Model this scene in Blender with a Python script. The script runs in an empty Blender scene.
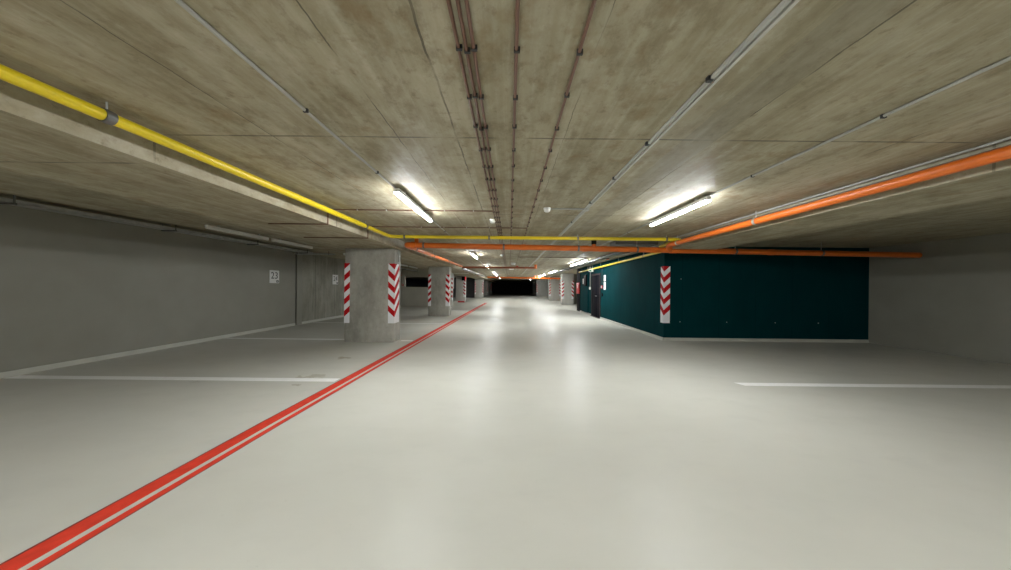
import bpy, bmesh, math, random
from mathutils import Vector, Matrix
random.seed(7)
S = bpy.context.scene
COL = S.collection
PI = math.pi
H = 1.45            # camera height
ZC = 2.635          # ceiling
ZT = ZC - .0008      # top of whatever hangs there
ZS = 2.407          # soffit of the dropped beams

# ------------------------------------------------------------------ nodes
class NT:
    def __init__(s, name):
        s.m = bpy.data.materials.new(name); s.m.use_nodes = True
        s.t = s.m.node_tree; s.n = s.t.nodes; s.l = s.t.links
        s.b = s.n['Principled BSDF']
    def link(s, a, b): s.l.new(a, b)
    def put(s, sock, v):
        if hasattr(v, 'is_output'): s.l.new(v, sock)
        else: sock.default_value = v
    def math(s, op, a, b=0.0, c=0.0):
        n = s.n.new('ShaderNodeMath'); n.operation = op
        for i, v in enumerate((a, b, c)): s.put(n.inputs[i], v)
        return n.outputs[0]
    def coord(s, kind='Object'): return s.n.new('ShaderNodeTexCoord').outputs[kind]
    def sep(s, v):
        n = s.n.new('ShaderNodeSeparateXYZ'); s.link(v, n.inputs[0]); return n.outputs
    def scale(s, v, sc, loc=(0, 0, 0)):
        n = s.n.new('ShaderNodeMapping'); s.link(v, n.inputs[0])
        n.inputs['Scale'].default_value = sc; n.inputs['Location'].default_value = loc
        return n.outputs[0]
    def noise(s, v, sc, det=4.0, rough=.55):
        n = s.n.new('ShaderNodeTexNoise'); s.link(v, n.inputs['Vector'])
        n.inputs['Scale'].default_value = sc; n.inputs['Detail'].default_value = det
        n.inputs['Roughness'].default_value = rough
        return n.outputs[0]
    def ramp(s, f, lo, hi):
        n = s.n.new('ShaderNodeMapRange'); s.put(n.inputs[0], f)
        n.inputs[1].default_value = lo; n.inputs[2].default_value = hi
        return n.outputs[0]
    def mix(s, f, a, b):
        n = s.n.new('ShaderNodeMix'); n.data_type = 'RGBA'
        s.put(n.inputs[0], f)
        for sock, v in ((n.inputs[6], a), (n.inputs[7], b)):
            if hasattr(v, 'is_output'): s.l.new(v, sock)
            else: sock.default_value = (*v, 1)
        return n.outputs[2]
    def bump(s, h, strength=.3, dist=.01):
        n = s.n.new('ShaderNodeBump'); n.inputs['Strength'].default_value = strength
        n.inputs['Distance'].default_value = dist
        s.link(h, n.inputs['Height']); s.link(n.outputs[0], s.b.inputs['Normal'])
    def line(s, c, at, w):      # 1 on the line c == at, half width w
        return s.math('LESS_THAN', s.math('ABSOLUTE', s.math('SUBTRACT', c, at)), w)
    def done(s, col, rough=.6, metal=0.0, spec=.5):
        if hasattr(col, 'is_output'): s.l.new(col, s.b.inputs['Base Color'])
        else: s.b.inputs['Base Color'].default_value = (*col, 1)
        s.put(s.b.inputs['Roughness'], rough); s.b.inputs['Metallic'].default_value = metal
        s.b.inputs['Specular IOR Level'].default_value = spec
        return s.m

def plain(name, col, rough=.5, metal=0.0, var=.12, sc=9.0, spec=.5):
    t = NT(name); c = t.coord()
    f = t.noise(c, sc, 5)
    k = tuple(x * (1 - var * 1.6) for x in col); h = tuple(min(1, x * (1 + var)) for x in col)
    return t.done(t.mix(t.ramp(f, .3, .7), k, h), rough, metal, spec)

def mat_ceiling():
    t = NT('board_marked_concrete'); c = t.coord(); x, y, z = t.sep(c)
    big = t.noise(t.scale(c, (.9, .5, 1)), 1.3, 6, .65)
    board = t.noise(t.scale(c, (9, .22, 1)), 1.0, 3, .6)
    fine = t.noise(t.scale(c, (26, 1.1, 1)), 1.0, 4, .6)
    spot = t.noise(c, 14, 5, .7)
    col = t.mix(t.ramp(big, .3, .72), (.262, .230, .145), (.42, .378, .266))
    col = t.mix(t.math('MULTIPLY', t.ramp(board, .48, .75), .38), col, (.55, .52, .42))
    col = t.mix(t.math('MULTIPLY', t.ramp(board, .5, .25), .35), col, (.20, .175, .115))
    col = t.mix(t.math('MULTIPLY', t.ramp(fine, .5, .8), .32), col, (.56, .53, .43))
    col = t.mix(t.math('MULTIPLY', t.ramp(spot, .56, .70), .5), col, (.15, .105, .055))
    blot = t.noise(t.scale(c, (1.5, .9, 1), (7, 2, 0)), 3.2, 7, .72)
    col = t.mix(t.math('MULTIPLY', t.ramp(blot, .50, .64), .62), col, (.195, .158, .09))
    col = t.mix(t.math('MULTIPLY', t.ramp(blot, .46, .30), .5), col, (.53, .50, .40))
    rust = t.noise(t.scale(c, (1.2, 1.2, 1), (3, 8, 0)), 1.7, 5, .7)
    col = t.mix(t.math('MULTIPLY', t.ramp(rust, .57, .69), .6), col, (.22, .145, .062))
    # joints of the shuttering panels
    wob = t.math('MULTIPLY', t.math('SUBTRACT', t.noise(t.scale(c, (.5, 3, 1)), 1.5, 4), .5), .035)
    xw = t.math('ADD', x, wob)
    j = None
    for at, w in ((-.9, .004), (-.43, .006), (.42, .0025), (1.64, .006), (-1.9, .004), (3.1, .004)):
        a = t.line(xw, at, w); j = a if j is None else t.math('MAXIMUM', j, a)
    yw = t.math('ADD', y, t.math('MULTIPLY', wob, .7))
    m = t.math('ABSOLUTE', t.math('SUBTRACT', t.math('FRACT', t.math('DIVIDE', t.math('SUBTRACT', yw, 1.09), 2.44)), .5))
    j = t.math('MAXIMUM', j, t.math('LESS_THAN', m, .0035))
    brk = t.ramp(t.noise(c, 2.2, 3), .38, .55)
    jf = t.math('MULTIPLY', t.math('MULTIPLY', j, brk), .75)
    col = t.mix(jf, col, (.06, .052, .036))
    strip = t.math('MULTIPLY', t.math('LESS_THAN', t.math('ABSOLUTE', t.math('SUBTRACT', xw, 1.50)), .13), .35)
    col = t.mix(strip, col, (.17, .16, .125))
    t.bump(t.math('ADD', t.math('MULTIPLY', board, .6), t.math('ADD', t.math('MULTIPLY', fine, .5), t.math('MULTIPLY', jf, -1.2))), .35, .012)
    return t.done(col, .62, 0, .4)

def mat_concrete(name, lo, hi, form=False):
    t = NT(name); c = t.coord(); x, y, z = t.sep(c)
    big = t.noise(t.scale(c, (1, 1, .45)), 2.0, 6, .65)
    sp = t.noise(c, 11, 6, .72)
    col = t.mix(t.ramp(big, .28, .72), lo, hi)
    col = t.mix(t.math('MULTIPLY', t.ramp(sp, .55, .75), .35), col, tuple(v * .55 for v in lo))
    col = t.mix(t.math('MULTIPLY', t.ramp(sp, .45, .28), .25), col, tuple(min(1, v * 1.3) for v in hi))
    if form:
        run = t.noise(t.scale(c, (1, 2.6, .25)), 2.4, 5, .6)
        col = t.mix(t.math('MULTIPLY', t.ramp(run, .5, .72), .5), col, tuple(min(1, v * 1.35) for v in hi))
        m = t.math('ABSOLUTE', t.math('SUBTRACT', t.math('FRACT', t.math('DIVIDE', t.math('ADD', y, .4), 1.25)), .5))
        col = t.mix(t.math('MULTIPLY', t.math('LESS_THAN', m, .008), .7), col, (.05, .05, .04))
    t.bump(sp, .25, .006)
    return t.done(col, .7, 0, .35)

def mat_floor():
    t = NT('light_grey_epoxy_screed'); c = t.coord(); x, y, z = t.sep(c)
    big = t.noise(t.scale(c, (.5, .9, 1)), .9, 5, .6)
    mid = t.noise(t.scale(c, (1.2, 2.4, 1)), 1.6, 5, .6)
    col = t.mix(t.ramp(big, .3, .7), (.515, .510, .450), (.57, .565, .505))
    col = t.mix(t.math('MULTIPLY', t.ramp(mid, .55, .8), .35), col, (.47, .47, .42))
    speck = t.noise(c, 30, 3, .6)
    col = t.mix(t.math('MULTIPLY', t.ramp(speck, .70, .78), .3), col, (.3, .29, .23))
    # a few brown spills between the red line and the near pillar
    wn = t.n.new('ShaderNodeTexNoise'); t.link(c, wn.inputs['Vector']); wn.inputs['Scale'].default_value = 5; wn.inputs['Detail'].default_value = 4
    wv = wn.outputs['Color']; wx, wy, wz = t.sep(wv)
    px = t.math('ADD', x, t.math('MULTIPLY', t.math('SUBTRACT', wx, .5), .55))
    py = t.math('ADD', y, t.math('MULTIPLY', t.math('SUBTRACT', wy, .5), .55))
    for sx, sy, rx, ry, k in ((-3.28, 5.76, .16, .10, .7), (-3.12, 4.58, .2, .06, .5), (-3.08, 4.2, .08, .05, .6), (-4.6, 4.28, .12, .04, .3), (-3.3, 5.75, .07, .04, .3)):
        d = t.math('ADD', t.math('POWER', t.math('DIVIDE', t.math('SUBTRACT', px, sx), rx), 2.0), t.math('POWER', t.math('DIVIDE', t.math('SUBTRACT', py, sy), ry), 2.0))
        col = t.mix(t.math('MULTIPLY', t.ramp(d, 1.25, .75), k), col, (.30, .27, .18))
    r = t.ramp(mid, .2, .8)
    rough = t.math('ADD', .31, t.math('MULTIPLY', r, .14))
    wav = t.noise(t.scale(c, (1, 1.8, 1)), 1.3, 3, .5)
    t.bump(wav, .10, .02)
    return t.done(col, rough, 0, .13)

def mat_teal():
    t = NT('dark_teal_wall_panels'); c = t.coord(); x, y, z = t.sep(c)
    n = t.noise(t.scale(c, (1, 1, .6)), 2.2, 5)
    col = t.mix(t.ramp(n, .3, .7), (.001, .028, .032), (.0016, .036, .040))
    s = t.math('ADD', t.math('MULTIPLY', x, 1.0), y)
    m = t.math('ABSOLUTE', t.math('SUBTRACT', t.math('FRACT', t.math('DIVIDE', t.math('ADD', s, -.13), 1.02)), .5))
    j = t.math('LESS_THAN', m, .006)
    col = t.mix(t.math('MULTIPLY', j, .6), col, (.001, .016, .02))
    fn = t.noise(c, 60, 4)
    t.bump(t.math('ADD', fn, t.math('MULTIPLY', j, -2.0)), .12, .004)
    return t.done(col, .75, 0, .03)

def mat_chevron():
    t = NT('red_white_chevron_sheet'); u, v, w = t.sep(t.coord('UV'))
    d = t.math('ADD', u, v)
    f = t.math('LESS_THAN', t.math('FRACT', t.math('DIVIDE', d, .305)), .5)
    f = t.math('MULTIPLY', f, t.math('LESS_THAN', d, 1.42))
    return t.done(t.mix(f, (.80, .80, .82), (.47, .006, .010)), .55, 0, .12)

def emis(name, col, s):
    t = NT(name); t.done(col, .4)
    t.b.inputs['Emission Color'].default_value = (*col, 1); t.b.inputs['Emission Strength'].default_value = s
    return t.m

M = dict(
    ceil=mat_ceiling(), floor=mat_floor(), teal=mat_teal(), chev=mat_chevron(),
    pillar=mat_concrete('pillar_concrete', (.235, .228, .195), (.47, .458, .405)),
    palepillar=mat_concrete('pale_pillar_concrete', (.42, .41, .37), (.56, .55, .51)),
    rawwall=mat_concrete('raw_wall_concrete', (.17, .163, .13), (.33, .32, .265), True),
    paint=plain('grey_wall_paint', (.265, .257, .215), .6, 0, .05, 1.5),
    paint2=plain('beige_grey_wall_paint', (.52, .50, .43), .6, 0, .05, 1.5),
    pale=plain('pale_skirting_paint', (.50, .50, .44), .55, 0, .06, 3),
    dark=plain('charcoal_wall_shade', (.06, .06, .062), .7, 0, .1, 2),  # the dark hall's lack of light is put into this wall colour
    yellow=plain('yellow_pipe_paint', (.72, .56, .012), .35, 0, .05, 3),
    orange=plain('orange_plastic_pipe', (.66, .140, .010), .38, 0, .06, 4),
    rustp=plain('red_brown_pipe_paint', (.30, .085, .035), .45, 0, .1, 4),
    brown=plain('brown_conduit_plastic', (.155, .075, .045), .55, 0, .12, 6),
    clip=plain('black_clip_plastic', (.02, .02, .02), .5),
    steel=plain('galvanised_steel', (.50, .51, .50), .38, .75, .12, 12),
    dsteel=plain('dull_steel_band', (.16, .16, .155), .45, .6, .12, 12),
    white=plain('white_lacquer', (.74, .74, .71), .4, 0, .04, 5),
    greyp=plain('grey_conduit_plastic', (.40, .40, .37), .5, 0, .08, 6),
    railp=plain('pale_rail_plastic', (.50, .50, .46), .5, 0, .06, 6),
    bar=plain('dull_grey_metal', (.17, .17, .165), .5, .3, .1, 6),
    wline=plain('white_floor_paint', (.90, .90, .88), .4, 0, .03, 14),
    rline=plain('red_floor_paint', (.68, .056, .030), .6, 0, .1, 10, spec=.12),
    rdark=plain('dark_red_floor_paint', (.24, .03, .02), .45, 0, .12, 20),
    red=plain('red_lacquer', (.50, .022, .025), .4, 0, .06, 6),
    black=plain('black_plastic', (.010, .010, .011), .7, spec=.02),
    door=plain('anthracite_steel_door', (.008, .008, .011), .7, 0, .08, 3, spec=.02),
    frame=plain('dark_brown_door_frame', (.035, .026, .027), .6, spec=.06),
    paper=plain('white_paper', (.72, .72, .70), .6, 0, .03, 8),
    ink=plain('dark_ink', (.03, .03, .035), .6),
    green=plain('green_sign_ink', (.02, .22, .08), .5),
    lamp=emis('lit_opal_diffuser', (.95, .98, 1.0), 118.0),
    opal=plain('unlit_opal_diffuser', (.66, .66, .62), .35, 0, .03, 4),
    redled=emis('red_signal_glow', (.8, .02, .03), .35),
)

# ------------------------------------------------------------------ meshes
def box(bm, x0, x1, y0, y1, z0, z1, bev=0):
    r = bmesh.ops.create_cube(bm, size=1)
    vs = r['verts']
    for v in vs:
        v.co = Vector((x0 + (v.co.x + .5) * (x1 - x0), y0 + (v.co.y + .5) * (y1 - y0), z0 + (v.co.z + .5) * (z1 - z0)))
    if bev:
        es = list({e for v in vs for e in v.link_edges})
        bmesh.ops.bevel(bm, geom=es, offset=bev, segments=2, affect='EDGES', profile=.5)

def sweep(bm, pts, r, seg=12, cap=True):
    pts = [Vector(p) for p in pts]
    n = len(pts); dirs = [(pts[i + 1] - pts[i]).normalized() for i in range(n - 1)]
    up = Vector((0, 0, 1)) if abs(dirs[0].z) < .9 else Vector((1, 0, 0))
    a = dirs[0].cross(up).normalized()
    rings = []
    for i in range(n):
        if i == 0: t = dirs[0]
        elif i == n - 1: t = dirs[-1]
        else: t = (dirs[i - 1] + dirs[i]).normalized()
        if i > 0:
            q = dirs[i - 2 if i > 1 else 0].rotation_difference(dirs[i - 1])
            if i > 1: a = q @ a
        d = dirs[min(i, n - 2)] if i == 0 else dirs[i - 1]
        b = d.cross(a).normalized()
        ring = []
        for k in range(seg):
            an = 2 * PI * k / seg
            o = a * math.cos(an) * r + b * math.sin(an) * r
            # slide along d onto the mitre plane
            den = d.dot(t)
            o = o - d * (o.dot(t) / den)
            ring.append(bm.verts.new(pts[i] + o))
        rings.append(ring)
    for i in range(n - 1):
        for k in range(seg):
            bm.faces.new((rings[i][k], rings[i][(k + 1) % seg], rings[i + 1][(k + 1) % seg], rings[i + 1][k]))
    if cap:
        bm.faces.new(rings[0][::-1]); bm.faces.new(rings[-1])

def arc(p, c1, c2, rad, n=5):
    """round the corner p between neighbours c1 and c2"""
    p, c1, c2 = Vector(p), Vector(c1), Vector(c2)
    a = p + (c1 - p).normalized() * rad; b = p + (c2 - p).normalized() * rad
    return [((1 - t) ** 2 * a + 2 * t * (1 - t) * p + t * t * b) for t in [i / n for i in range(n + 1)]]

def lathe(bm, prof, seg=16, cen=(0, 0, 0)):
    cen = Vector(cen); rings = []
    for r, z in prof:
        rings.append([bm.verts.new(cen + Vector((r * math.cos(2 * PI * k / seg), r * math.sin(2 * PI * k / seg), z))) for k in range(seg)])
    for i in range(len(rings) - 1):
        for k in range(seg):
            bm.faces.new((rings[i][k], rings[i][(k + 1) % seg], rings[i + 1][(k + 1) % seg], rings[i + 1][k]))
    bm.faces.new(rings[0][::-1]); bm.faces.new(rings[-1])

def NB(): return bmesh.new()
def obj(name, bm, mat, parent=None, smooth=True):
    if parent is not None and not getattr(bm, '_loc', False):
        off = wloc(parent)
        for v in bm.verts: v.co -= off
    bmesh.ops.recalc_face_normals(bm, faces=bm.faces)
    me = bpy.data.meshes.new(name); bm.to_mesh(me); bm.free()
    if smooth:
        for p in me.polygons: p.use_smooth = True
        me.set_sharp_from_angle(angle=math.radians(35))
    me.materials.append(mat)
    o = bpy.data.objects.new(name, me); COL.objects.link(o)
    if parent is not None: o.parent = parent
    return o
def wloc(o):
    v = Vector((0, 0, 0))
    while o is not None:
        v += o.location; o = o.parent
    return v
def tag(o, label, cat, group=None, kind=None):
    o['label'] = label; o['category'] = cat
    if group: o['group'] = group
    if kind: o['kind'] = kind
    return o
def thing(name, label, cat, loc, group=None, kind=None):
    o = bpy.data.objects.new(name, None); COL.objects.link(o); o.location = loc
    o.empty_display_size = .1
    return tag(o, label, cat, group, kind)
def struct(name, bm, mat, parent=None):
    o = obj(name, bm, mat, parent)
    if parent is None: o['kind'] = 'structure'
    return o
def dup(root, loc, rotz=0.0, label=None, group=None):
    r = root.copy(); COL.objects.link(r); r.location = loc; r.rotation_euler = (0, 0, rotz)
    if label: r['label'] = label
    if group: r['group'] = group
    for ch in list(root.children):
        c = ch.copy(); COL.objects.link(c); c.parent = r
        for g in ch.children:
            d = g.copy(); COL.objects.link(d); d.parent = c
    return r
def sbox(name, mat, *a, bev=0, parent=None):
    b = NB(); box(b, *a, bev=bev); return struct(name, b, mat, parent)

# ------------------------------------------------------------------ setting
XL, XR = -7.65, 10.0
sbox('floor', M['floor'], -16, XR + .3, -8.3, 80, -.3, 0)
sbox('ceiling', M['ceil'], -16, XR + .3, -8.3, 80, ZC, ZC + .3)
sbox('trim_1', M['ceil'], -4.3, -2.84, -8, 62, ZS, ZC)            # dropped beam over the pillars
sbox('trim_2', M['ceil'], 3.85, 4.98, -8, 7.25, ZS, ZC)           # dropped beam beside the orange pipe
sbox('wall_left', M['paint'], XL - .3, XL, -8, 10.36, 0, ZC)
sbox('trim_6', M['dark'], XL - .3, XL - .05, 10.36, 10.44, 0, ZC)
sbox('wall_left_concrete', M['rawwall'], XL - .3, XL - .03, 10.70, 20.5, 0, ZC)
sbox('trim_3', M['paint'], XL - .3, XL, 10.44, 10.70, 0, ZC)     # plain strip at the wall joint
sbox('baseboard_left', M['pale'], XL, XL + .012, -8, 10.36, 0, .085)
sbox('baseboard_left_far', M['pale'], XL - .03, XL - .012, 10.70, 20.5, 0, .085)
sbox('wall_near', M['paint'], XL - .3, XR + .3, -8.3, -8, 0, ZC)
sbox('wall_right', M['paint'], XR, XR + .3, -8, 25.5, 0, ZC)
# half height wall with the dark opening above it
b = NB(); box(b, XL - .3, -4.3, 20.5, 20.7, 0, 1.38); box(b, XL - .3, XL + .25, 20.5, 20.7, 1.38, ZC); box(b, XL + .25, -4.3, 20.5, 20.7, 2.10, ZC)
struct('wall_parking', b, M['paint2'])
# teal block
b = NB(); box(b, 4.3, XR, 8.07, 17.6, 0, ZC)
teal = struct('wall_teal', b, M['teal'])
b = NB(); box(b, 4.285, 4.3, 8.055, 13.66, 0, .085); box(b, 4.285, 4.3, 15.14, 17.6, 0, .085); box(b, 4.285, XR, 8.055, 8.07, 0, .085)
struct('baseboard_teal', b, M['pale'])
sbox('trim_4', M['teal'], 4.25, 4.3, 15.75, 17.0, .086, ZC)      # shallow pier beyond the door
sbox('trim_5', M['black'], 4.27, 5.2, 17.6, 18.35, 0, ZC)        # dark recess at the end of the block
for k, (x, z) in enumerate(((4.75, .53), (6.05, .53), (4.77, 1.72), (7.4, .53), (8.6, .53))):
    b = NB(); sweep(b, [(x, 8.062, z), (x, 8.0701, z)], .013, 10); obj('fixing_cap', b, M['steel'], teal)
sbox('wall_back_right', M['paint'], 5.62, XR + .3, 25.5, 25.75, 0, ZC)
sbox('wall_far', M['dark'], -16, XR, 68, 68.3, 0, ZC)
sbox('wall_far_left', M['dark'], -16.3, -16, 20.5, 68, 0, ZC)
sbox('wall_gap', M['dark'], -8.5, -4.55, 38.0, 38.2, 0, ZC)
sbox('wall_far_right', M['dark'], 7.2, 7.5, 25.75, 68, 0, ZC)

# door in the teal wall
dr = bpy.data.objects.new('door_1', None); COL.objects.link(dr); dr.location = (4.3, 14.4, 0); dr['kind'] = 'structure'
b = NB(); box(b, 4.265, 4.2999, 13.68, 13.76, 0, 2.16); box(b, 4.265, 4.2999, 15.04, 15.12, 0, 2.16); box(b, 4.265, 4.2999, 13.76, 15.04, 2.08, 2.16)
obj('door_frame', b, M['frame'], dr)
b = NB(); box(b, 4.285, 4.2999, 13.765, 14.10, .02, 2.075, .004); obj('door_leaf', b, M['door'], dr)
b = NB(); box(b, 4.282, 4.2999, 14.105, 15.035, .02, 2.075, .004); lf = obj('door_leaf', b, M['door'], dr)
b = NB(); sweep(b, [(4.28, 14.2, 1.05), (4.235, 14.2, 1.05), (4.235, 14.33, 1.05)], .011, 8); obj('door_handle', b, M['steel'], lf)
b = NB(); box(b, 4.20, 4.2999, 13.70, 15.10, 0, .016); obj('door_sill', b, M['frame'], dr)

# ------------------------------------------------------------------ pillars
def pillar(x0, x1, y, d, label, g='concrete pillars'):
    t = thing('concrete_pillar', label, 'pillar', ((x0 + x1) / 2, y + d / 2, 0), g, 'thing')
    top = ZS if x1 < 0 else ZC
    b = NB(); box(b, x0, x1, y, y + d, 0, top, .012)
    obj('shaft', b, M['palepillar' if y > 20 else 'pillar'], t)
    return t
P = [
    (-4.22, -2.95, 7.43, .42, 'large bare grey concrete pillar nearest the camera, in front of wall sign 24'),
    (-3.93, -2.93, 14.06, .55, 'second concrete pillar along the red line, beside the half-height wall'),
    (-4.9, -3.98, 20.2, .29, 'concrete pillar mostly hidden behind the second pillar of the red line'),
    (-5.0, -4.12, 27.0, .60, 'concrete pillar with the red signal light and the wheel stop at its foot'),
    (-4.5, -3.38, 37.5, .60, 'pale concrete pillar at the far end of the red line, before the dark hall'),
    (-4.3, -3.4, 46.0, .60, 'dim concrete pillar just inside the dark hall behind the lit ones'),
    (-4.2, -3.4, 55.0, .60, 'barely visible concrete pillar deep in the dark hall'),
    (4.45, 5.42, 24.5, .80, 'concrete pillar just beyond the teal block, with chevron guards on both edges'),
    (4.40, 5.65, 32.0, .80, 'concrete pillar behind the one beyond the teal block'),
    (4.30, 6.30, 46.0, .50, 'broad pale concrete pier at the right edge of the dark hall'),
    (4.48, 5.3, 56.0, .50, 'dim concrete pillar edge inside the dark hall, left of the broad pier'),
]
for p in P: pillar(*p)
# the pale conduit on the near pillar's side
cd = thing('conduit', 'pale vertical conduit on the aisle side of the nearest pillar', 'conduit', (-2.935, 7.66, 2.08))
b = NB(); sweep(b, [(-2.932, 7.66, 2.08), (-2.932, 7.66, ZS)], .018, 10); obj('tube', b, M['greyp'], cd)
b = NB(); box(b, -2.9495, -2.905, 7.645, 7.675, 2.22, 2.245); obj('clip', b, M['steel'], cd)

# chevron corner guards
def guard_mesh(W=.165, V=.165, Z1=2.02):
    bm = NB(); uv = bm.loops.layers.uv.new('UVMap')
    T, Z0 = .008, .49
    prof = [(W, 0), (W, -T), (-T, -T), (-T, V), (0, V), (0, 0)]
    us = [W, W, 0, V, V, 0]
    lo = [bm.verts.new((x, y, Z0)) for x, y in prof]; hi = [bm.verts.new((x, y, Z1)) for x, y in prof]
    for i in range(6):
        k = (i + 1) % 6
        f = bm.faces.new((lo[i], lo[k], hi[k], hi[i]))
        for lp, (u, v) in zip(f.loops, ((us[i], Z1 - Z0), (us[k], Z1 - Z0), (us[k], 0), (us[i], 0))): lp[uv].uv = (u, v)
    for vs in (lo, hi):
        for q in ((0, 1, 2, 5), (5, 2, 3, 4)):
            f = bm.faces.new([vs[j] for j in q])
            for lp, j in zip(f.loops, q): lp[uv].uv = (us[j], 1.5 if vs is lo else 0)
    return bm
gd0 = obj('corner_guard', guard_mesh(.128, .165), M['chev'], smooth=False)
guards = [
    (-4.22, 7.43, 0, 'red and white striped guard on the outer edge of the nearest pillar'),
    (-2.95, 7.43, 1, 'red and white chevron guard wrapping the aisle edge of the nearest pillar'),
    (-3.93, 14.06, 0, 'striped guard on the half-wall side of the second pillar along the red line'),
    (-2.93, 14.06, 1, 'striped guard on the aisle edge of the second pillar along the red line'),
    (-3.98, 20.2, 1, 'striped guard peeking out behind the second pillar of the red line'),
    (-4.12, 27.0, 1, 'striped guard below the red signal light'),
    (-4.5, 37.5, 0, 'striped guard on the outer edge of the far pale pillar beside the black gap'),
    (-3.38, 37.5, 1, 'striped guard on the aisle edge of the far pale pillar past the red line'),
    (-3.4, 46.0, 1, 'dim striped guard on the first pillar inside the dark hall'),
    (-3.4, 55.0, 1, 'barely lit striped guard on the deepest pillar in the dark hall'),
    (4.45, 24.5, 0, 'striped guard on the aisle edge of the pillar just beyond the teal block'),
    (5.42, 24.5, 1, 'striped guard beside the red cabinet, on the pillar beyond the teal block'),
    (4.40, 32.0, 0, 'striped guard on the aisle edge of the pillar behind the one beyond the teal block'),
    (5.65, 32.0, 1, 'striped guard half hidden behind the pillar beyond the teal block'),
    (4.30, 46.0, 0, 'small striped guard on the broad pier beside the dark hall'),
    (4.3, 8.07, 0, 'tall red and white chevron guard on the corner of the teal wall'),
]
for i, (x, y, q, lab) in enumerate(guards):
    if i in (0, 2): o = gd0 if i == 0 else gd0.copy()
    elif i == 1: o = obj('corner_guard', guard_mesh(.31, .155), M['chev'], smooth=False)
    elif i == 3: gd1 = obj('corner_guard', guard_mesh(), M['chev'], smooth=False); o = gd1
    elif i == 15: o = obj('corner_guard', guard_mesh(Z1=2.07), M['chev'], smooth=False)
    else: o = gd1.copy()
    if i not in (0, 1, 3, 15): COL.objects.link(o)
    o.location = (x, y, 0); o.rotation_euler = (0, 0, q * PI / 2)
    tag(o, lab, 'corner guard', 'chevron corner guards')

# ------------------------------------------------------------------ lamps
def trough(bm, x, y0, y1, z, r, half, top=False, n=12):
    # part of a tube wall: the opal lower half (with its end faces) or the metal back
    rows = []
    for y in (y0, y1):
        row = []
        for k in range(n + 1):
            a = math.radians(-half + 2 * half * k / n) + (PI if top else 0)
            row.append(bm.verts.new((x + r * math.sin(a), y, z - r * math.cos(a))))
        rows.append(row)
    for k in range(n): bm.faces.new((rows[0][k], rows[0][k + 1], rows[1][k + 1], rows[1][k]))
    for row in rows: bm.faces.new(row)
    bm.faces.new((rows[0][0], rows[0][-1], rows[1][-1], rows[1][0]))
def lamp(x, y, label, lit=True, L=1.45, z=2.55, name='tube_lamp', group=None):
    t = thing(name, label, 'lamp', (x, y + L / 2, ZC), group)
    b = NB(); box(b, x - .030, x + .030, y + .004, y + L - .004, z + .012, z + .050, .006); obj('housing', b, M['white'], t)
    for yy in (y + .25, y + L - .25):
        b = NB(); box(b, x - .014, x + .014, yy - .012, yy + .012, z + .050, ZC); obj('bracket', b, M['steel'], t)
    b = NB(); trough(b, x, y + .006, y + L - .006, z, .028, 85); obj('diffuser', b, M['lamp'] if lit else M['opal'], t)
    b = NB(); trough(b, x, y + .006, y + L - .006, z, .028, 95, True); obj('tube_back', b, M['white'], t)
    for yy in (y, y + L - .006):
        b = NB(); sweep(b, [(x, yy, z + .012), (x, yy + .006, z + .012)], .022, 14); obj('end_cap', b, M['white'], t)
    return t
LG, RG, OG = 'lit tube lamps along the red line side', 'lit tube lamps along the teal wall side', 'unlit tube lamps in the dim parking bays'
lamp(-1.335, 3.40, 'lit white tube lamp on the ceiling nearest the camera, over the red line side', group=LG)
lamp(-1.27, 9.7, 'lit tube lamp just beyond the orange cross pipe on the red line side', group=LG)
lamp(-1.22, 15.6, 'small bright lit tube lamp beyond the brown cross pipe', group=LG)
lamp(-1.22, 22.4, 'farther small bright lit tube lamp before the last orange cross pipe', group=LG)
lamp(-1.22, 26.4, 'far lit tube lamp on the red line side, just before the last orange pipe', group=LG)
lamp(-1.22, 31.0, 'lit tube lamp directly behind the last orange cross pipe on the red line side', group=LG)
lamp(-1.22, 35.4, 'farthest lit tube lamp on the red line side, beyond the last orange pipe', group=LG)
lamp(2.445, 3.57, 'lit white tube lamp on the ceiling nearest the camera, on the teal wall side', group=RG)
lamp(3.06, 11.6, 'nearer lit tube of the pair beside the teal wall pipe', group=RG)
lamp(3.06, 13.09, 'farther lit tube of the pair beside the teal wall pipe', group=RG)
lamp(3.06, 19.4, 'nearer lit tube of the distant pair in front of the pillars', group=RG)
lamp(3.06, 20.89, 'farther lit tube of the distant pair in front of the pillars', group=RG)
lamp(3.06, 25.3, 'lit tube lamp over the pillar that stands just beyond the teal block', group=RG)
lamp(3.06, 28.6, 'lit tube lamp right before the last orange cross pipe on the pillar side', group=RG)
lamp(3.06, 34.0, 'farthest lit tube lamp on the pillar side, beyond the last orange pipe', group=RG)
lamp(3.06, 42.0, 'lit tube lamp before the broad pier at the dark hall', group=RG)
# lamps behind the camera that light the near floor
lamp(-1.335, -1.3, 'lit tube lamp behind the viewpoint on the red line side', group=LG)
lamp(2.445, -1.3, 'lit tube lamp behind the viewpoint on the teal wall side', group=RG)
lamp(-5.9, -1.6, 'added unseen fill lamp over the left parking bay behind the viewpoint', group=LG)  # out of view, added to brighten the left bay
lamp(7.4, -1.6, 'added unseen fill lamp over the right parking bay behind the viewpoint', group=RG)  # out of view, added as fill for the dim right bay
lamp(-1.335, -5.6, 'lit tube lamp far behind the viewpoint on the red line side', group=LG)
lamp(2.445, -5.6, 'lit tube lamp far behind the viewpoint on the teal wall side', group=RG)
lamp(-5.9, 7.2, 'unlit white tube lamp above wall sign 23', False, group=OG)
lamp(-5.9, 5.62, 'unlit white tube lamp before the one above wall sign 23', False, group=OG)
lamp(-5.9, 10.3, 'unlit tube lamp above wall sign 24, beside the nearest pillar', False, group=OG)
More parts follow.
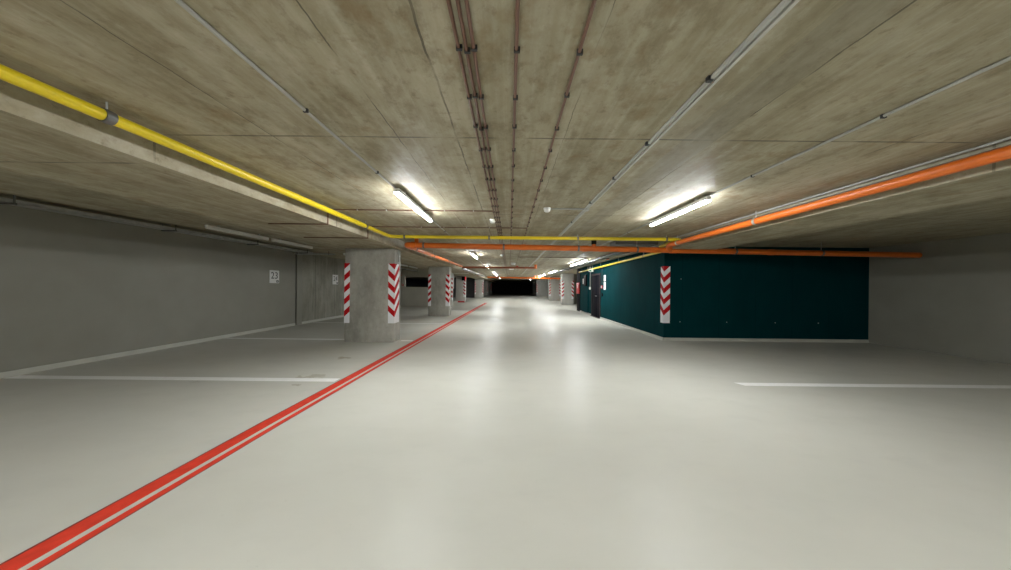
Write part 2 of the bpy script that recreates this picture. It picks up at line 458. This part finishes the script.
lamp(-5.75, 14.9, 'unlit tube lamp beyond the nearest pillar over the far parking bay', False, group=OG)
lamp(-5.75, 16.6, 'unlit tube lamp before the dark opening over the half-height wall', False, group=OG)

# ------------------------------------------------------------------ conduits on the ceiling
def conduit(name, label, pts, r, mat, clips=(), cat='conduit', group=None, clipmat='clip', axis='y'):
    p0 = Vector(pts[0])
    t = thing(name, label, cat, p0, group)
    b = NB(); sweep(b, pts, r, 8); obj('tube', b, M[mat], t)
    for c in clips:
        x, y, z = c; b = NB()
        if axis == 'y': box(b, x - .012, x + .018, y - .007, y + .007, z - r - .002, ZT)
        else: box(b, x - .006, x + .006, y - .014, y + .018, z - r - .003, ZT)
        obj('clip', b, M[clipmat], t)
    return t
BG = 'brown conduits along the middle of the ceiling'
for x, lab in ((-.262, 'outer brown conduit of the bundle of three, on the red line side'), (-.224, 'middle brown conduit of the bundle of three'),
               (-.188, 'inner brown conduit of the bundle of three, nearest the centre line'), (.022, 'single brown conduit running down the centre of the ceiling'),
               (.335, 'single brown conduit between the ceiling centre and the twin rails')):
    z = ZC - .014; n = 0
    ys = [1.09 + .347 * k for k in range(17)]
    conduit('brown_conduit', lab, [(x, -3, z), (x, 40, z)], .009, 'brown', [(x, y + random.uniform(-.02, .02), z) for y in ys], group=BG)
zc = ZC - .011
for y, xr, x1, lab in ((4.50, -.27, -3.75, 'first thin brown conduit crossing the ceiling from the bundle and down over the beam'),
                   (5.77, .335, -4.1, 'second thin brown conduit crossing the ceiling just before the yellow pipe')):
    conduit('cross_conduit', lab, [(xr, y, zc), (-2.828, y, zc), (-2.828, y, ZS - .012), (x1, y, ZS - .012)], .009, 'brown',
            [(xr - .3 - .45 * k, y, zc) for k in range(5)], group='brown cross conduits', clipmat='steel', axis='x')
conduit('cross_conduit', 'thin brown conduit crossing the ceiling beyond the orange pipe, ending in a red sounder', [(.335, 11.3, zc), (3.75, 11.3, zc)], .011, 'brown', [(.9 + .7 * k, 11.3, zc) for k in range(4)], group='brown cross conduits', axis='x')
conduit('grey_conduit', 'grey conduit feeding the row of tube lamps on the red line side', [(-1.385, -3, ZC - .012), (-1.385, 30, ZC - .012)], .0105, 'greyp', [(-1.385, .9 + 1.05 * k, ZC - .012) for k in range(8)], group='grey lamp conduits')
conduit('grey_conduit', 'grey conduit feeding the row of tube lamps on the teal wall side', [(2.50, -3, ZC - .012), (2.50, 11, ZC - .012)], .0105, 'greyp', [(2.50, .9 + 1.05 * k, ZC - .012) for k in range(6)], group='grey lamp conduits')
conduit('grey_conduit', 'upper pale conduit in the angle of ceiling and beam above the long orange pipe', [(3.80, -6, ZC - .012), (3.80, 7.0, ZC - .012)], .0105, 'greyp', [], group='pale conduits above the orange pipe')
conduit('grey_conduit', 'lower pale conduit on the beam face behind the long orange pipe', [(3.838, -6, ZC - .06), (3.838, 7.0, ZC - .06)], .0105, 'dsteel', [], group='pale conduits above the orange pipe')
# twin rails
for x, m, lab in ((1.115, 'greyp', 'darker rail of the twin cable rails on the ceiling'), (1.148, 'railp', 'paler rail of the twin cable rails on the ceiling')):
    t = thing('cable_rail', lab, 'cable rail', (x, 0, ZC), 'twin cable rails')
    b = NB(); box(b, x - .0105, x + .0105, -3, 28, ZC - .022, ZC, .003); obj('trunking', b, M[m], t)
    if m == 'greyp':
        for y in (1.62, 2.35, 3.1, 4.0, 5.2, 8.6):
            b = NB(); box(b, x - .024, x + .005, y - .012, y + .012, ZC - .026, ZC); obj('clip', b, M['clip'], t)
    else:
        b = NB(); box(b, x - .05, x + .02, 4.29, 4.37, ZC - .034, ZC - .021); obj('junction_box', b, M['steel'], t)

# detectors
def detector(x, y, label, path):
    t = thing('smoke_detector', label, 'smoke detector', (x, y, ZC), 'white smoke detectors')
    b = NB(); lathe(b, [(.055, 0), (.055, -.018), (.05, -.022)], 18, (x, y, ZC)); obj('base', b, M['white'], t)
    b = NB(); lathe(b, [(.048, -.022), (.048, -.034), (.043, -.052), (.028, -.062), (.004, -.065)], 18, (x, y, ZC)); obj('dome', b, M['white'], t)
    if path:
        b = NB(); sweep(b, path, .011, 8); obj('cable_tube', b, M['greyp'], t)
detector(.55, 4.33, 'white dome detector with a grey tube leading to the twin rails', [(.60, 4.33, ZC - .012), (1.10, 4.33, ZC - .012)])
detector(-.31, 5.13, 'white dome detector beside the bundle of three conduits', [(-.30, 5.13, ZC - .012), (-.275, 5.13, ZC - .012)])
detector(-.29, 10.6, 'small white detector beyond the orange cross pipe', None)
# red sounder
def sounder(x, y, lab):
    t = thing('alarm_sounder', lab, 'alarm sounder', (x, y, ZC), 'red alarm sounders')
    b = NB(); lathe(b, [(.07, 0), (.07, -.03), (.055, -.04), (.055, -.075), (.04, -.085)], 14, (x, y, ZC)); obj('body', b, M['red'], t)
    b = NB(); lathe(b, [(.03, -.085), (.03, -.10), (.012, -.108)], 14, (x, y, ZC)); obj('lens', b, M['white'], t)
sounder(3.82, 11.3, 'red alarm sounder above the yellow pipe of the teal wall')
sounder(.42, 16.3, 'small red alarm sounder beyond the brown cross pipe near the ceiling centre')
t = thing('hanging_sign', 'small white box sign hanging beyond the brown cross pipe', 'sign', (.1, 16.6, ZC))
b = NB(); box(b, -.04, .24, 16.58, 16.64, 2.44, 2.52, .006); obj('box', b, M['white'], t)
for x in (.06, .2):
    b = NB(); sweep(b, [(x, 16.61, 2.518), (x, 16.61, ZC)], .006, 6); obj('rod', b, M['steel'], t)
t = thing('loudspeaker', 'round pale ceiling loudspeaker over the brown cross pipe', 'loudspeaker', (.17, 14.2, ZC))
b = NB(); lathe(b, [(.11, 0), (.11, -.05), (.10, -.09), (.085, -.10)], 18, (.17, 14.2, ZC)); obj('can', b, M['white'], t)
b = NB(); lathe(b, [(.08, -.10), (.08, -.104), (.02, -.107)], 18, (.17, 14.2, ZC)); obj('grille', b, M['greyp'], t)

# ------------------------------------------------------------------ yellow pipe
def clampring(p, axis, r, mat, parent, top=ZC, hang=True, w=.022):
    p = Vector(p); d = Vector((0, 1, 0)) if axis == 'y' else Vector((1, 0, 0))
    b = NB(); sweep(b, [p - d * w / 2, p + d * w / 2], r + .008, 16)
    ring = obj('clamp', b, M[mat], parent)
    if hang:
        b = NB(); sweep(b, [p + Vector((0, 0, r + .004)), Vector((p.x, p.y, top))], .006, 6); obj('hanger_rod', b, M['steel'], ring)
ZY = H + 1.09
yp = thing('yellow_pipe', 'long yellow gas pipe from the beam side, across the ceiling and along the teal wall', 'pipe', (-2.65, 6.42, ZY))
c1, c2, c3, c4, c5 = (-2.65, 6.42, ZY), (3.79, 6.42, ZY), (3.79, 7.35, ZY - .03), (4.2, 7.72, ZY - .06), (4.2, 17.5, H + .93)
pts = [(-2.65, -7.9, ZY)] + arc(c1, (-2.65, 0, ZY), c2, .16) + arc(c2, c1, c3, .12) + arc(c3, c2, c4, .1) + arc(c4, c3, c5, .1) + [c5]
b = NB(); sweep(b, pts, .0375, 16); obj('pipe_run', b, M['yellow'], yp)
for y in (1.9, 5.32): clampring((-2.65, y, ZY), 'y', .0375, 'dsteel', yp, w=.05)
for x in (-2.33, -.46, 1.50, 3.46): clampring((x, 6.42, ZY), 'x', .0375, 'dsteel', yp, w=.04)
for y in (9.1, 11.2, 13.4, 15.6):
    z = (ZY - .06) + (H + .93 - ZY + .06) * (y - 7.72) / (17.5 - 7.72)
    clampring((4.2, y, z), 'y', .0375, 'dsteel', yp, hang=True)

# ------------------------------------------------------------------ orange drain pipes
YO = 7.08
def zo(x): return H + 1.0 - .010 * (x + 2.5)
op = thing('orange_drain_pipe', 'orange drain pipe network below the yellow pipe with branches along both beams', 'pipe', (0, YO, zo(0)))
b = NB(); sweep(b, [(-2.42, YO, zo(-2.42)), (9.98, YO, zo(9.98))], .066, 18); obj('cross_pipe', b, M['orange'], op)
# elbow and branch along the left beam
pb = [(-2.42, YO, zo(-2.42))] + arc((-2.52, YO, zo(-2.5)), (-2.2, YO, zo(-2.5)), (-2.5, YO + 1, zo(-2.5)), .06) + [(-2.52, YO + .35, zo(-2.5) - .0)]
b = NB(); sweep(b, pb, .072, 16); obj('elbow', b, M['orange'], op)
b = NB(); sweep(b, [(-2.52, YO + .3, zo(-2.5) - .01), (-2.50, 15.15, zo(-2.5) + .045)], .05, 14); lb = obj('branch_pipe', b, M['orange'], op)
for y in (7.75, 9.55, 11.9, 13.8):
    clampring((-2.512, y, zo(-2.5) + .045 * (y - 7.4) / 7.7 - .005), 'y', .05, 'dsteel', lb, w=.05)
b = NB(); sweep(b, [(-2.28, YO, zo(-2.3)), (-2.28, YO, ZC)], .05, 14); obj('riser', b, M['orange'], op)
b = NB(); sweep(b, [(2.05, YO, zo(2)), (2.05, YO, H + 1.07)], .052, 14); obj('riser', b, M['orange'], op)
b = NB(); sweep(b, [(2.05, YO, H + 1.06), (2.05, YO, ZC)], .058, 14); obj('riser_collar', b, M['black'], op)
for x, w in ((-2.34, .12), (.33, .10), (1.83, .13), (2.28, .16), (3.5, .14), (3.98, .16), (6.38, .14)):
    b = NB(); sweep(b, [(x - w / 2, YO, zo(x)), (x + w / 2, YO, zo(x))], .073 if x > -2 else .084, 18); obj('coupling', b, M['orange'], op)
for x in (-2.1, -.15, 1.67, 3.1, 5.5, 7.6):
    clampring((x, YO, zo(x)), 'x', .066, 'dsteel', op, hang=(x < 3.8 or x > 5.0), w=.045)
# branch along the right beam, joining through a wye
zr = H + 1.0
zr += .02
pr = [(3.66, -7.9, zr + .06)] + [(3.70, 6.55, zr - .005)] + arc((3.70, 6.75, zr - .01), (3.70, 6.4, zr - .01), (3.90, YO, zo(3.9)), .08) + [(3.90, YO, zo(3.9))]
b = NB(); sweep(b, pr, .049, 14); rb = obj('branch_pipe', b, M['orange'], op)
b = NB(); sweep(b, [(3.70, 6.50, zr - .004), (3.70, 6.70, zr - .008)], .059, 14); obj('coupling', b, M['orange'], op)
b = NB(); sweep(b, [(3.76, 6.84, zr - .012), (3.90, YO, zo(3.9))], .068, 14); obj('wye', b, M['orange'], op)
for y in (2.0, 4.36, 6.4):
    clampring((3.66 + .04 * (y + 8) / 14.5, y, zr + .06 - .065 * (y + 8) / 14.5), 'y', .049, 'steel', rb, w=.04)
# second cross pipe, brown
bp = thing('brown_pipe', 'red-brown cross pipe below the ceiling beyond the two nearest lit lamps', 'pipe', (-2.5, 15.2, H + 1.0))
b = NB(); sweep(b, [(-2.50, 15.25, H + 1.01), (1.36, 15.25, H + 1.02)], .05, 14); obj('cross_pipe', b, M['rustp'], bp)
b = NB(); sweep(b, [(1.36, 15.25, H + .97), (1.36, 15.25, ZC)], .075, 12); obj('riser', b, M['orange'], bp)
for x in (-1.6, -.35, .75): clampring((x, 15.25, H + 1.016), 'x', .05, 'dsteel', bp)
# third cross pipe
tp = thing('far_orange_pipe', 'far orange cross pipe just above the dark hall opening', 'pipe', (0, 30, H + .99))
b = NB(); sweep(b, [(-2.3, 30, H + .99), (5.6, 30, H + .93)], .085, 14); obj('cross_pipe', b, M['orange'], tp)
b = NB(); sweep(b, [(2.6, 30, H + .98), (2.6, 30, ZC)], .09, 12); obj('riser', b, M['orange'], tp)
for x in (-1.2, 1.0, 4.2): clampring((x, 30, H + .96), 'x', .085, 'dsteel', tp)
# silver pipe that follows the left beam further on
sp = thing('silver_pipe', 'silver insulated pipe along the beam edge beyond the end of the orange branch', 'pipe', (-2.45, 15.8, H + .97))
b = NB(); sweep(b, [(-2.55, 15.7, H + .99), (-2.45, 27.5, H + 1.02)], .07, 14); obj('pipe_run', b, M['steel'], sp)
for y in (17, 20, 23, 26): clampring((-2.55 + .1 * (y - 15.7) / 11.8, y, H + .99 + .03 * (y - 15.7) / 11.8), 'y', .07, 'dsteel', sp)
# white conduit at the second pillar
conduit('white_conduit', 'thin white conduit crossing under the beam behind the second pillar', [(-3.94, 20.4, 1.3), (-3.94, 20.4, ZS - .03), (-2.87, 20.4, ZS - .03)], .022, 'white')
# flat dark grey box against the ceiling behind the yellow pipe, grey tray beside the teal wall
dt = thing('flat_bar', 'flat dark grey bar on the ceiling between the yellow pipe and the orange pipe', 'bar', (3.2, 7.3, ZC))
b = NB(); box(b, 2.62, 3.70, 7.22, 7.62, ZC - .085, ZC, .006); obj('bar_body', b, M['bar'], dt)
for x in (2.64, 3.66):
    b = NB(); box(b, x - .012, x + .012, 7.2, 7.64, ZC - .095, ZC); obj('end_band', b, M['dsteel'], dt)
def tray(lab, x0, x1, y0, y1, z, g, along='y', mat='steel'):
    t = thing('cable_tray', lab, 'cable tray', ((x0 + x1) / 2, y0, ZC), g)
    b = NB(); box(b, x0, x1, y0, y1, z, z + .004)
    if along == 'y':
        box(b, x0, x0 + .004, y0, y1, z, z + .05); box(b, x1 - .004, x1, y0, y1, z, z + .05)
        n = max(2, int((y1 - y0) / 1.6))
        obj('tray_channel', b, M[mat], t)
        for k in range(n):
            y = y0 + .3 + (y1 - y0 - .6) * k / (n - 1)
            b = NB(); box(b, x0 - .02, x1 + .02, y - .02, y + .02, z - .022, z)
            box(b, x0 - .02, x0 - .006, y - .007, y + .007, z - .01, ZC); box(b, x1 + .006, x1 + .02, y - .007, y + .007, z - .01, ZC)
            obj('hanger', b, M['dsteel'], t)
    else:
        box(b, x0, x1, y0, y0 + .004, z, z + .05); box(b, x0, x1, y1 - .004, y1, z, z + .05)
        obj('tray_channel', b, M[mat], t)
        for x in (x0 + .1, x1 - .1):
            b = NB(); box(b, x - .007, x + .007, y0 - .016, y0 - .001, z - .01, ZC); obj('hanger', b, M['dsteel'], t)
    return t
tray('galvanised cable tray beside the unlit lamps, over wall sign 23', -7.02, -6.78, -4, 10.0, 2.53, 'cable trays')
tray('short galvanised tray crossing towards the wall at the end of the long tray', -7.5, -6.2, 10.1, 10.3, 2.52, 'cable trays', 'x')
tray('galvanised cable tray between the ceiling lamps and the teal wall', 3.40, 3.66, 8.6, 24, 2.555, 'cable trays', mat='bar')
tray('galvanised cable tray above the dark opening beside the half-height wall', -6.6, -6.36, 15.2, 20.3, 2.47, 'cable trays')
for x, lab in ((3.98, 'pale conduit above the yellow pipe next to the teal wall'), ):
    conduit('grey_conduit', lab, [(x, 7.9, ZC - .016), (x, 24, ZC - .016)], .016, 'greyp', [], group='pale conduits above the orange pipe')

# ------------------------------------------------------------------ floor markings
def flat(bm, pts, z=.0015):
    vs = [bm.verts.new((x, y, z)) for x, y in pts] ; lo = [bm.verts.new((x, y, 0)) for x, y in pts]
    bm.faces.new(vs); n = len(vs)
    for i in range(n): bm.faces.new((lo[i], lo[(i + 1) % n], vs[(i + 1) % n], vs[i]))
def stripe(a, w0, w1): return a
def rl(y): return -2.53 + .40 * max(0, (y - 3)) / 23.0        # run of the red line
ys = [-7.9, 3, 10, 18, 26]
def strip_poly(o0, o1): return [(rl(y) + o0, y) for y in ys] + [(rl(y) + o1, y) for y in reversed(ys)]
rt = thing('red_floor_line', 'long red double line on the floor running from the near corner to the far pillars', 'floor marking', (-2.5, 3, 0))
b = NB(); flat(b, strip_poly(-.055, .065)); obj('wide_stripe', b, M['rline'], rt, False)
b = NB(); flat(b, strip_poly(-.072, -.055)); obj('edge_line', b, M['rdark'], rt, False)
b = NB(); flat(b, strip_poly(.110, .164)); obj('narrow_stripe', b, M['rline'], rt, False)
b = NB(); flat(b, strip_poly(.164, .173)); obj('edge_line', b, M['rdark'], rt, False)
WG = 'white bay lines on the floor'
def bay(x0, x1, y, w, lab, mitre=0):
    b = NB(); flat(b, [(x0, y), (x1, y), (x1, y + w), (x0 - mitre, y + w)])
    o = obj('bay_line', b, M['wline'], None, False); tag(o, lab, 'floor marking', WG)
bay(XL + .05, -2.62, 4.36, .15, 'white bay line nearest the camera, meeting the red double line')
bay(XL + .05, -4.25, 7.72, .12, 'white bay line from the wall to the nearest pillar')
bay(-2.86, -2.55, 7.62, .12, 'short white bay line stub between the nearest pillar and the red line')
bay(XL + .05, -2.5, 11.15, .12, 'white bay line behind the nearest pillar')
bay(XL + .05, -4.0, 14.4, .12, 'white bay line from the wall to the second pillar')
bay(XL + .05, -2.5, 17.6, .12, 'white bay line between the second pillar and the half-height wall')
bay(3.56, 9.5, 4.36, .14, 'white bay line on the open floor in front of the teal wall', .07)

# ------------------------------------------------------------------ signs
def textmesh(txt, size, mat, parent, loc, rot, name='number'):
    cu = bpy.data.curves.new(name, 'FONT'); cu.body = txt; cu.size = size; cu.align_x = 'CENTER'; cu.align_y = 'CENTER'; cu.extrude = .0006
    tmp = bpy.data.objects.new(name, cu); COL.objects.link(tmp)
    dg = bpy.context.evaluated_depsgraph_get()
    me = bpy.data.meshes.new_from_object(tmp.evaluated_get(dg))
    bpy.data.objects.remove(tmp)
    me.transform(rot.to_4x4() if isinstance(rot, Matrix) else rot)
    me.materials.clear(); me.materials.append(mat)
    o = bpy.data.objects.new(name, me); COL.objects.link(o); o.parent = parent; o.location = Vector(loc) - wloc(parent)
    return o
RL = Matrix(((0, 0, 1), (1, 0, 0), (0, 1, 0)))     # text x -> +Y, y -> +Z, faces +X (left wall)
RR = Matrix(((0, 0, -1), (-1, 0, 0), (0, 1, 0)))   # faces -X (teal wall)
def number_sign(txt, xw, y0, y1, z0, z1, lab):
    t = thing('number_sign', lab, 'sign', (xw, (y0 + y1) / 2, z0), 'bay number signs')
    b = NB(); box(b, xw, xw + .006, y0, y1, z0, z1, .002); obj('plate', b, M['paper'], t)
    textmesh(txt, .30, M['ink'], t, (xw + .0068, (y0 + y1) / 2, (z0 + z1) / 2 + .03), RL)
    w = y1 - y0
    b = NB(); box(b, xw + .006, xw + .0072, y1 - .30 * w, y1 - .06 * w, z0 + .02, z0 + .02 + .20 * w); obj('dark_mark', b, M['ink'], t)
    b = NB(); box(b, xw + .0072, xw + .0078, y1 - .22 * w, y1 - .16 * w, z0 + .035, z0 + .02 + .14 * w); obj('pale_mark', b, M['paper'], t)
number_sign('23', XL, 9.24, 9.62, H + .05, H + .465, 'white wall sign with the number 23 on the painted grey wall')
number_sign('24', XL - .03, 12.58, 12.98, H + .04, H + .46, 'white wall sign with the number 24 on the raw concrete wall')
XT = 4.3
def notice(y0, y1, z0, z1, lab, lines=5):
    t = thing('notice_sheet', lab, 'notice', (XT, (y0 + y1) / 2, z0), 'white notices by the dark door')
    b = NB(); box(b, XT - .005, XT, y0, y1, z0, z1); obj('sheet', b, M['paper'], t)
    b = NB()
    for k in range(lines):
        z = z1 - .06 - (z1 - z0 - .1) * k / max(1, lines - 1)
        box(b, XT - .0056, XT - .005, y0 + .04, y1 - .04 - .05 * (k % 2), z - .006, z + .006)
    obj('printed_lines', b, M['greyp'], t)
notice(12.98, 13.22, H + .30, H + .58, 'upper white notice beside the dark door')
notice(12.96, 13.22, H - .08, H + .26, 'lower white notice beside the dark door, under the other')
b = None
t = thing('call_point', 'red manual call point between the dark door and the white notices', 'call point', (XT, 13.45, H - .02))
b = NB(); box(b, XT - .05, XT, 13.38, 13.50, H - .02, H + .11, .008); obj('housing', b, M['red'], t)
b = NB(); box(b, XT - .053, XT - .05, 13.405, 13.475, H + .01, H + .08); obj('press_plate', b, M['paper'], t)
b = NB(); sweep(b, [(XT - .02, 13.44, H + .105), (XT - .02, 13.44, ZC)], .012, 8); obj('feed_tube', b, M['clip'], t)
t = thing('card_reader', 'small black card reader below the red call point', 'card reader', (XT, 13.38, 1.1))
b = NB(); box(b, XT - .035, XT, 13.34, 13.42, 1.06, 1.20, .006); obj('housing', b, M['black'], t)
b = NB(); box(b, XT - .037, XT - .035, 13.365, 13.395, 1.15, 1.165); obj('lens', b, M['dsteel'], t)
t = thing('exit_sign', 'small white and green emergency sign hanging above the dark door', 'sign', (4.12, 14.3, 2.25))
b = NB(); box(b, 3.90, 4.12, 14.29, 14.32, 2.24, 2.36, .004); obj('plate', b, M['white'], t)
b = NB(); box(b, 3.93, 4.01, 14.287, 14.29, 2.265, 2.335); obj('arrow_panel', b, M['green'], t)
for x in (3.92, 4.08):
    b = NB(); sweep(b, [(x, 14.305, 2.358), (x, 14.305, ZC)], .006, 6); obj('rod', b, M['steel'], t)
t = thing('switch_conduit', 'white vertical conduit with a switch box on the far side of the dark door', 'conduit', (XT, 15.4, 1.4))
b = NB(); sweep(b, [(XT - .016, 15.4, 1.45), (XT - .016, 15.4, ZC)], .016, 8); obj('tube', b, M['greyp'], t)
b = NB(); box(b, XT - .06, XT, 15.34, 15.46, 1.36, 1.50, .008); obj('switch_box', b, M['white'], t)
t = thing('notice_sheet', 'small white notice on the teal pier near the red cabinet', 'notice', (4.25, 16.7, 1.5), 'white notices by the dark door')
b = NB(); box(b, 4.245, 4.25, 16.56, 16.82, H + .22, H + .52); obj('sheet', b, M['paper'], t)
t = thing('control_panel', 'dark flat control panel on the teal pier beyond the door', 'control panel', (4.25, 16.1, 1.5))
b = NB(); box(b, 4.19, 4.25, 15.85, 16.4, H + .10, H + .72, .008); obj('cabinet', b, M['door'], t)
b = NB(); box(b, 4.185, 4.19, 15.9, 16.35, H + .15, H + .67, .002); obj('cover', b, M['frame'], t)
t = thing('hose_cabinet', 'red fire cabinet at the far end of the teal wall', 'fire cabinet', (4.3, 17.95, 1.05))
b = NB(); box(b, 4.22, 4.27, 17.62, 18.30, 1.08, 1.76, .01); obj('cabinet', b, M['red'], t)
b = NB(); box(b, 4.212, 4.22, 17.66, 18.26, 1.12, 1.72, .003); dd = obj('door', b, M['red'], t)
b = NB(); box(b, 4.209, 4.212, 17.86, 18.06, 1.42, 1.60); obj('symbol', b, M['paper'], dd)
# small red device by the opening
t = thing('call_point', 'tiny red call point on the wall at the edge of the dark opening', 'call point', (-7.3, 20.5, 1.45))
b = NB(); box(b, XL + .06, XL + .18, 20.45, 20.5, 1.46, 1.60, .008); obj('housing', b, M['red'], t)
b = NB(); box(b, XL + .09, XL + .15, 20.446, 20.45, 1.50, 1.56); obj('press_plate', b, M['paper'], t)
# red signal on the pillar
t = thing('signal_light', 'black signal box with a glowing red light high on the distant pillar', 'signal light', (-4.2, 26.85, 2.0))
b = NB(); box(b, -4.42, -4.13, 26.80, 27.0, 2.02, 2.36, .012); obj('housing', b, M['black'], t)
b = NB(); box(b, -4.125, -4.05, 26.80, 26.99, 2.075, 2.36, .01); obj('red_lens', b, M['redled'], t)
# wheel stop
t = thing('wheel_stop', 'low red and white wheel stop lying at the foot of the distant pillar', 'wheel stop', (-4.6, 26.6, 0))
def kerb(x0, x1):
    b = NB(); box(b, x0, x1, 26.50, 26.64, 0, .12); 
    for v in b.verts:
        if v.co.z > .06: v.co.y = 26.57 + (v.co.y - 26.57) * .65
    return b
obj('white_section', kerb(-5.15, -4.72), M['white'], t); obj('red_section', kerb(-4.72, -4.12), M['red'], t)

# ------------------------------------------------------------------ world, camera, look
w = bpy.data.worlds.new('World'); S.world = w; w.use_nodes = True
bg = w.node_tree.nodes['Background']; bg.inputs[0].default_value = (.02, .02, .02, 1); bg.inputs[1].default_value = .0
cam = bpy.data.cameras.new('Camera'); co = bpy.data.objects.new('Camera', cam); COL.objects.link(co); S.camera = co
F = 290.0; VX, VY = 509.5, 287.0
cam.sensor_fit = 'HORIZONTAL'; cam.sensor_width = 36; cam.lens = 36 * F / 1011
cam.shift_x = -(VX - 505.5) / 1011; cam.shift_y = (VY - 285) / 1011
cam.clip_start = .05; cam.clip_end = 300
co.location = (0, 0, H)
R = Matrix.Rotation(PI / 2, 4, 'X') @ Matrix.Rotation(.010, 4, 'Z')
co.rotation_euler = R.to_euler()
S.view_settings.view_transform = 'Standard'; S.view_settings.look = 'None'; S.view_settings.gamma = 1
S.view_settings.use_curve_mapping = False; S.view_settings.exposure = 0.98
S.cycles.use_denoising = True
S.cycles.max_bounces = 8; S.cycles.diffuse_bounces = 5; S.cycles.glossy_bounces = 3
S.cycles.caustics_reflective = False; S.cycles.caustics_refractive = False
